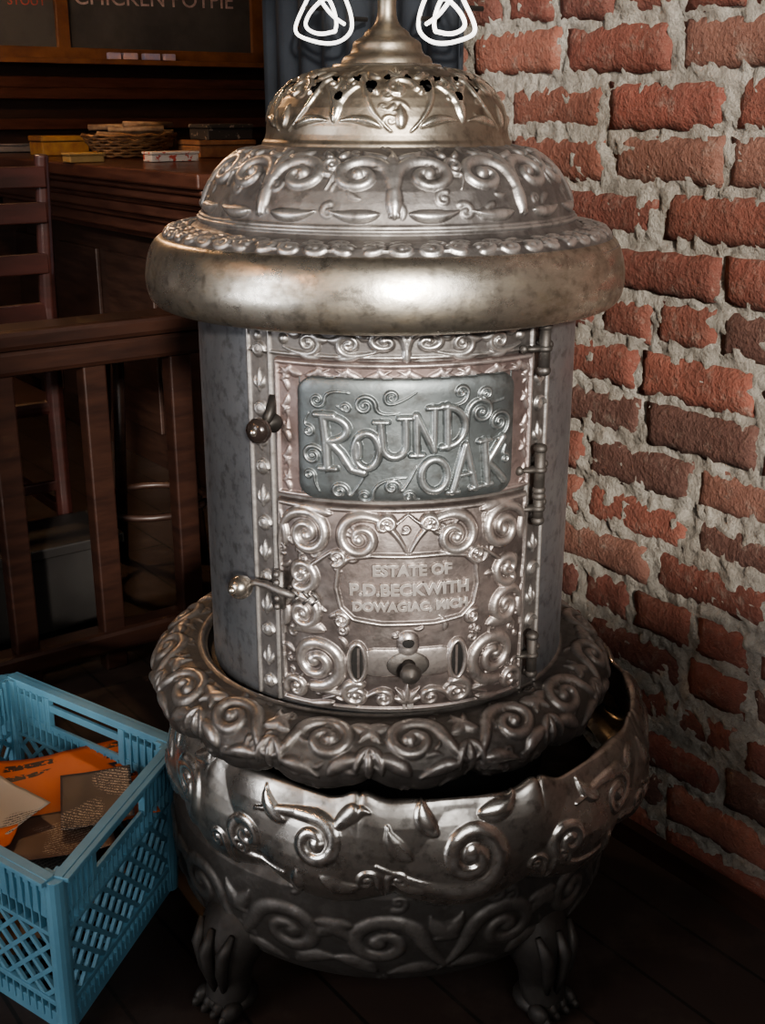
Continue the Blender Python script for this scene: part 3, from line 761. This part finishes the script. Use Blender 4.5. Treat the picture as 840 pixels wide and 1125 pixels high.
mb=MB();mb.rbox(ca_+.2,4.52,cb_+.2,3.2,0,.755)
for k in range(4): mb.rbox(ca_+.26+k*.42,ca_+.6+k*.42,cb_+.185,cb_+.2,.12,.68)
mb.obj('counter_body',M_woodd,bar,bevel=.004)
cb=empty('chalkboard');aw=4.598
def bl(x):
    xc=(x-423)/1304;hor=1.0696
    return aw/(-.5948*xc+.8039*hor)*(.8039*xc+.5948*hor)
mb=MB();M_slate=simple('slate',(.085,.085,.082),.7,0,(.05,.05,.051),5)
mb.rbox(aw-.012,aw-.002,bl(-260),bl(62),1.34,2.2);mb.rbox(aw-.012,aw-.002,bl(76),bl(276),1.34,2.2);mb.obj('slate_panels',M_slate,cb)
mb=MB()
for x0,x1 in ((62,76),(274,292),(-276,-260)): mb.rbox(aw-.03,aw-.001,bl(x0),bl(x1),1.30,2.25)
mb.rbox(aw-.03,aw-.001,bl(-276),bl(292),1.305,1.345);mb.rbox(aw-.09,aw-.001,bl(-276),bl(292),1.285,1.305)
mb.rbox(aw-.03,aw-.001,bl(-276),bl(292),2.2,2.25)
mb.obj('board_frame',M_oakf,cb,bevel=.003)
M_chalk=simple('chalk',(.55,.42,.40),.9,0,(.3,.22,.22),60)
M_chalkr=simple('red_chalk',(.6,.14,.12),.9)
def btxt(s_,size,b,z,mat,name,parent):
    cu=bpy.data.curves.new(name,'FONT');cu.body=s_;cu.size=size;cu.extrude=.001;cu.offset=.0
    o=bpy.data.objects.new(name,cu);link(o);bpy.context.view_layer.update()
    me=bpy.data.meshes.new_from_object(o.evaluated_get(bpy.context.evaluated_depsgraph_get()));bpy.data.objects.remove(o)
    for vv in me.vertices: vv.co=W(aw-.014-vv.co.z,b+vv.co.x,z+vv.co.y+.02*vv.co.x)
    me.materials.clear();me.materials.append(mat);link(bpy.data.objects.new(name,me),parent)
btxt('CHICKEN POTPIE',.088,bl(84),1.498,M_chalk,'chalk_lettering',cb)
btxt('STOUT',.046,bl(12),1.485,M_chalkr,'chalk_lettering_red',cb)
mb=MB()
for k,(x,l) in enumerate(((112,.05),(128,.06),(150,.07),(172,.05))):
    mb.rbox(aw-.07,aw-.04,bl(x),bl(x)+l,1.305,1.33)
mb.obj('chalk_sticks',simple('chalk_mix',(.25,.30,.50),.9,0,(.6,.40,.35),12),cb,bevel=.004)
mb=MB();mb.rbox(aw-.05,aw-.001,-3.1,4.1,1.16,1.20);mb.rbox(aw-.03,aw-.001,-3.1,4.1,1.20,1.24);mb.rbox(aw-.03,aw-.001,-3.1,4.1,1.05,1.09);mb.obj('trim_1',M_wood,bevel=.004)
def barpt(x,y,zz=.97):
    xc=(x-423)/1304;yc=(y-562)/1304;hor=.9472-.3206*yc;dn=.3206+.9472*yc;t=(1.12-zz)/dn
    X,Y=xc*t,hor*t;return AX[0]*X+AX[1]*Y,BX[0]*X+BX[1]*Y
def bbox(name,x,y,l,d,h,mat,z0=.971,lid=None):
    a,b=barpt(x,y);e=empty(name);mb=MB();mb.rbox(a-d/2,a+d/2,b-l/2,b+l/2,z0,z0+h*.7);mb.rbox(a-d/2-.003,a+d/2+.003,b-l/2-.003,b+l/2+.003,z0+h*.72,z0+h);mb.obj('box_body',mat,e,bevel=.003)
    mb=MB();mb.rbox(a-d/2+.003,a+d/2-.003,b-l/2+.003,b+l/2-.003,z0+h*.68,z0+h*.74);mb.obj('lid_gap',lid or M_black,e)  # black block paints the shade in the seam under the lid
    return a,b
bbox('cigar_box',238,172,.21,.16,.055,simple('cedar',(.30,.16,.08),.6,0,(.2,.09,.05),20))
bbox('cigar_box.001',244,172,.17,.13,.05,simple('dark_label',(.05,.045,.04),.5,0,(.3,.25,.2),60,lo=.6,hi=.62),z0=1.027)
bbox('playing_card_box',188,177,.16,.06,.03,simple('white_card',(.5,.45,.4),.6,0,(.4,.07,.05),50,lo=.55,hi=.57))
bbox('wooden_box',66,170,.17,.12,.065,simple('yellow_box',(.36,.22,.07),.6,0,(.22,.10,.04),15))
bbox('matchbox',92,178,.11,.06,.028,simple('tan_box',(.42,.28,.12),.6))
bbox('tray',12,166,.26,.2,.03,simple('grey_tray',(.2,.18,.17),.6))
a,b=barpt(144,173)
bk=empty('wicker_basket');mb=MB()
for j in range(8):
    zz=.980+j*.009;rr_=.085+j*.005
    mb.tube([W(a+rr_*.8*math.cos(t_)+0,b+rr_*1.35*math.sin(t_),zz+.003*math.sin(t_*12+j*pi)) for t_ in np.linspace(0,2*pi,50)],.005,6)
for i in range(24):
    t_=2*pi*i/24;mb.tube([W(a+.8*.085*math.cos(t_),b+.085*1.35*math.sin(t_),.977),W(a+.8*.121*math.cos(t_),b+.121*1.35*math.sin(t_),1.045)],.003,5)
mb.obj('weave',simple('wicker',(.30,.17,.08),.7,0,(.14,.07,.035),40),bk,True)
mb=MB()
for i in range(10):
    an=random.uniform(-.6,.6);c_=Vector(W(a+random.uniform(-.04,.04),b+random.uniform(-.07,.07),1.012+.007*i))
    d_=Vector(W(math.sin(an)*.09,math.cos(an)*.09,random.uniform(-.01,.01)));mb.tube([c_-d_,c_+d_],.010,8)
mb.obj('basket_contents',simple('brown_rolls',(.34,.24,.15),.7,0,(.14,.08,.05),20),bk,True)
def chair(name,a,b,z=0):
    e=empty(name);mb=MB();w=.40;d=.40
    for bb in (b-w,b):
        mb.tube([W(a,bb,0),W(a,bb,.46),W(a-.01,bb,.7),W(a-.05,bb,1.03)],[.018,.021,.02,.016],8)
        mb.tube([W(a+d,bb,0),W(a+d,bb,.45)],[.017,.021],8)
    for zz in (.58,.69,.80,.91,.985):
        o_=-.012-.045*max(0,(zz-.66))/.3
        mb.rbox(a+o_-.009,a+o_+.009,b-w,b,zz-.022,zz+.022)
    for zz in (.15,.28): mb.rbox(a-.008,a+.008,b-w,b,zz-.012,zz+.012);mb.rbox(a+d-.008,a+d+.008,b-w,b,zz-.012,zz+.012)
    for bb in (b-w,b): mb.rbox(a,a+d,bb-.01,bb+.01,.2,.225)
    mb.obj('chair_frame',M_woodr,e,bevel=.003)
    mb=MB();mb.rbox(a-.01,a+d+.03,b-w-.02,b+.02,.45,.485);mb.obj('seat',M_woodr,e,bevel=.012)
M_woodr=simple('red_lacquer_wood',(.045,.014,.011),.4,0,(.024,.009,.007),6,(1,1,6),coat=.2)
chair('dining_chair',2.62,.985)
st_=empty('bar_stool');mb=MB();c0=Vector(W(2.60,1.20,0))
mb.lathe([(0,.60),(.14,.60),(.155,.612),(.155,.635),(.14,.65),(0,.652)],c0,32)
for k in range(4):
    t_=pi/4+k*pi/2;mb.tube([c0+Vector((.10*math.cos(t_),.10*math.sin(t_),.6)),c0+Vector((.15*math.cos(t_),.15*math.sin(t_),0))],.015,8)
mb.tube([c0+Vector((.135*math.cos(t_),.135*math.sin(t_),.2)) for t_ in np.linspace(0,2*pi,24)],.009,6)
mb.obj('stool_frame',M_woodd,st_,True)
be=empty('wooden_bench');mb=MB();M_bench=simple('grey_bench',(.026,.024,.022),.5,0,(.016,.014,.013),6)
mb.rbox(2.36,2.56,.1,1.02,.20,.225);mb.rbox(2.38,2.40,.14,.98,.02,.2);mb.rbox(2.50,2.52,.14,.98,.02,.2);mb.rbox(2.36,2.56,.14,.17,0,.2);mb.rbox(2.36,2.56,.95,.98,0,.2)
mb.obj('bench_planks',M_bench,be,bevel=.004)
pn=empty('hanging_banner');mb=MB()
n=60;v=[];f=[]
for j in range(2):
    for i in range(n+1):
        a=1.515+(2.10-1.515)*i/n;v.append(W(a,1.272+.006*math.sin(i*.8),1.02+j*1.0))
for i in range(n): f.append((i,i+1,n+2+i,n+1+i))
o=mesh_obj('cloth',v,f,simple('navy_cloth',(.036,.042,.052),.8,0,(.022,.026,.032),10),pn,True);s_=o.modifiers.new('s','SOLIDIFY');s_.thickness=.006
mb=MB();mb.tube([W(1.50,1.272,2.02),W(2.13,1.272,2.02)],.012,10);mb.tube([W(1.6,1.272,2.02),W(1.6,1.31,2.02)],.006,8);mb.tube([W(2.05,1.272,2.02),W(2.05,1.31,2.02)],.006,8);mb.obj('rod',M_iron,pn,True)
ne=empty('neon_sign');M_neon=emis('neon_tube',(1,.97,.92),2.0)
NB=1.225
def npx(x,y):
    xc=(x-423)/1304;yc=(y-562)/1304;hor=.9472-.3206*yc;dn=.3206+.9472*yc
    t=NB/(.8039*xc+.5948*hor);X,Y=xc*t,hor*t
    return Vector((X,Y,1.12-dn*t))
def smoothp(pts): return [tuple(p) for p in chaikin(pts,3)]
mb=MB()
# interlaced knot (triquetra) tubes: two lower lobes with inner almond loops and crossing strands
for sgn in (1,-1):
    for pts in ([(350,-34),(340,-6),(325,24),(324,36),(334,42),(356,48),(374,46),(387,34),(386,16),(378,-6),(362,-34)],
                [(368,34),(350,38),(334,30),(338,16),(350,2),(360,-4),(366,8),(370,24),(368,34)],
                [(346,-10),(356,6),(366,18),(378,26)]):
        P=[(x if sgn==1 else 846-x,y) for x,y in pts]
        mb.tube([npx(x,y) for x,y in smoothp(P)],.0033,8)
mb.obj('glass_tube',M_neon,ne,True)
mb=MB()
for x,y in ((336,8),(510,8),(384,20),(462,20)):
    p=npx(x,y);mb.tube([p,p+Vector((BX[0]*.035,BX[1]*.035,0))],.004,6)
mb.bar(npx(345,-30)+Vector((BX[0]*.015,BX[1]*.015,0)),npx(500,-30)+Vector((BX[0]*.015,BX[1]*.015,0)),.02,.01);mb.obj('standoffs',M_iron,ne)
def lamp(name,p,power):
    e=empty(name);mb=MB();mb.sphere(p,.055,16,10);mb.obj('bulb',emis(name+'_glow',(1,.45,.14),45),e,True)
    mb=MB();mb.tube([(p[0],p[1],p[2]+.05),(p[0],p[1],HT)],.004,6);mb.lathe([(.018,.11),(.03,.09),(.12,.03),(.13,.01)],p,24);mb.obj('shade',M_iron,e,True)
    L=bpy.data.lights.new(name+'_light','POINT');L.energy=power;L.color=(1,.62,.34);L.shadow_soft_size=.07
    o=bpy.data.objects.new(name+'_light',L);link(o,e);o.location=(p[0],p[1],p[2]-.09)
lamp('pendant_lamp',(-1.2,-.2,1.75),5)
lamp('pendant_lamp.001',(-1.7,.7,1.9),5)
lamp('bar_fill_lamp',(-1.25,3.3,2.1),34)  # added out-of-frame lamp, warm fill for the bar background
# daylight
sun=bpy.data.lights.new('sun','SUN');sun.energy=5.8;sun.angle=deg(4);sun.color=(1,.94,.86)
so=link(bpy.data.objects.new('sun',sun));d=Vector((-.165,.986,-.287));so.rotation_euler=d.to_track_quat('-Z','Y').to_euler();so.location=(1,-4,3)
def area(name,loc,dr,sx,sy,en,col):
    al=bpy.data.lights.new(name,'AREA');al.shape='RECTANGLE';al.size=sx;al.size_y=sy;al.energy=en;al.color=col
    ao=link(bpy.data.objects.new(name,al));ao.location=loc;ao.rotation_euler=Vector(dr).to_track_quat('-Z','Z').to_euler()
area('window_skylight',W(-1.19,-.22,1.76),(AX[0],AX[1],-.1),1.6,1.15,28,(1,.98,.95))
area('window_skylight_side',W(1.2,-3.19,1.38),(BX[0],BX[1],-.05),2.1,1.6,72,(.98,.98,1))
w=bpy.data.worlds.new('world');bpy.context.scene.world=w;w.use_nodes=True
w.node_tree.nodes['Background'].inputs[0].default_value=(.75,.85,1,1);w.node_tree.nodes['Background'].inputs[1].default_value=1.0
bpy.context.scene.view_settings.look='AgX - Medium High Contrast'
cam=bpy.data.cameras.new('camera');cam.sensor_fit='VERTICAL';cam.sensor_height=36;cam.sensor_width=27;cam.lens=1304/1125*36
co=link(bpy.data.objects.new('camera',cam));co.location=(0,0,1.12);co.rotation_euler=(deg(90-18.7),0,0)
cam.shift_x=-3/1125;cam.clip_start=.02
bpy.context.scene.camera=co
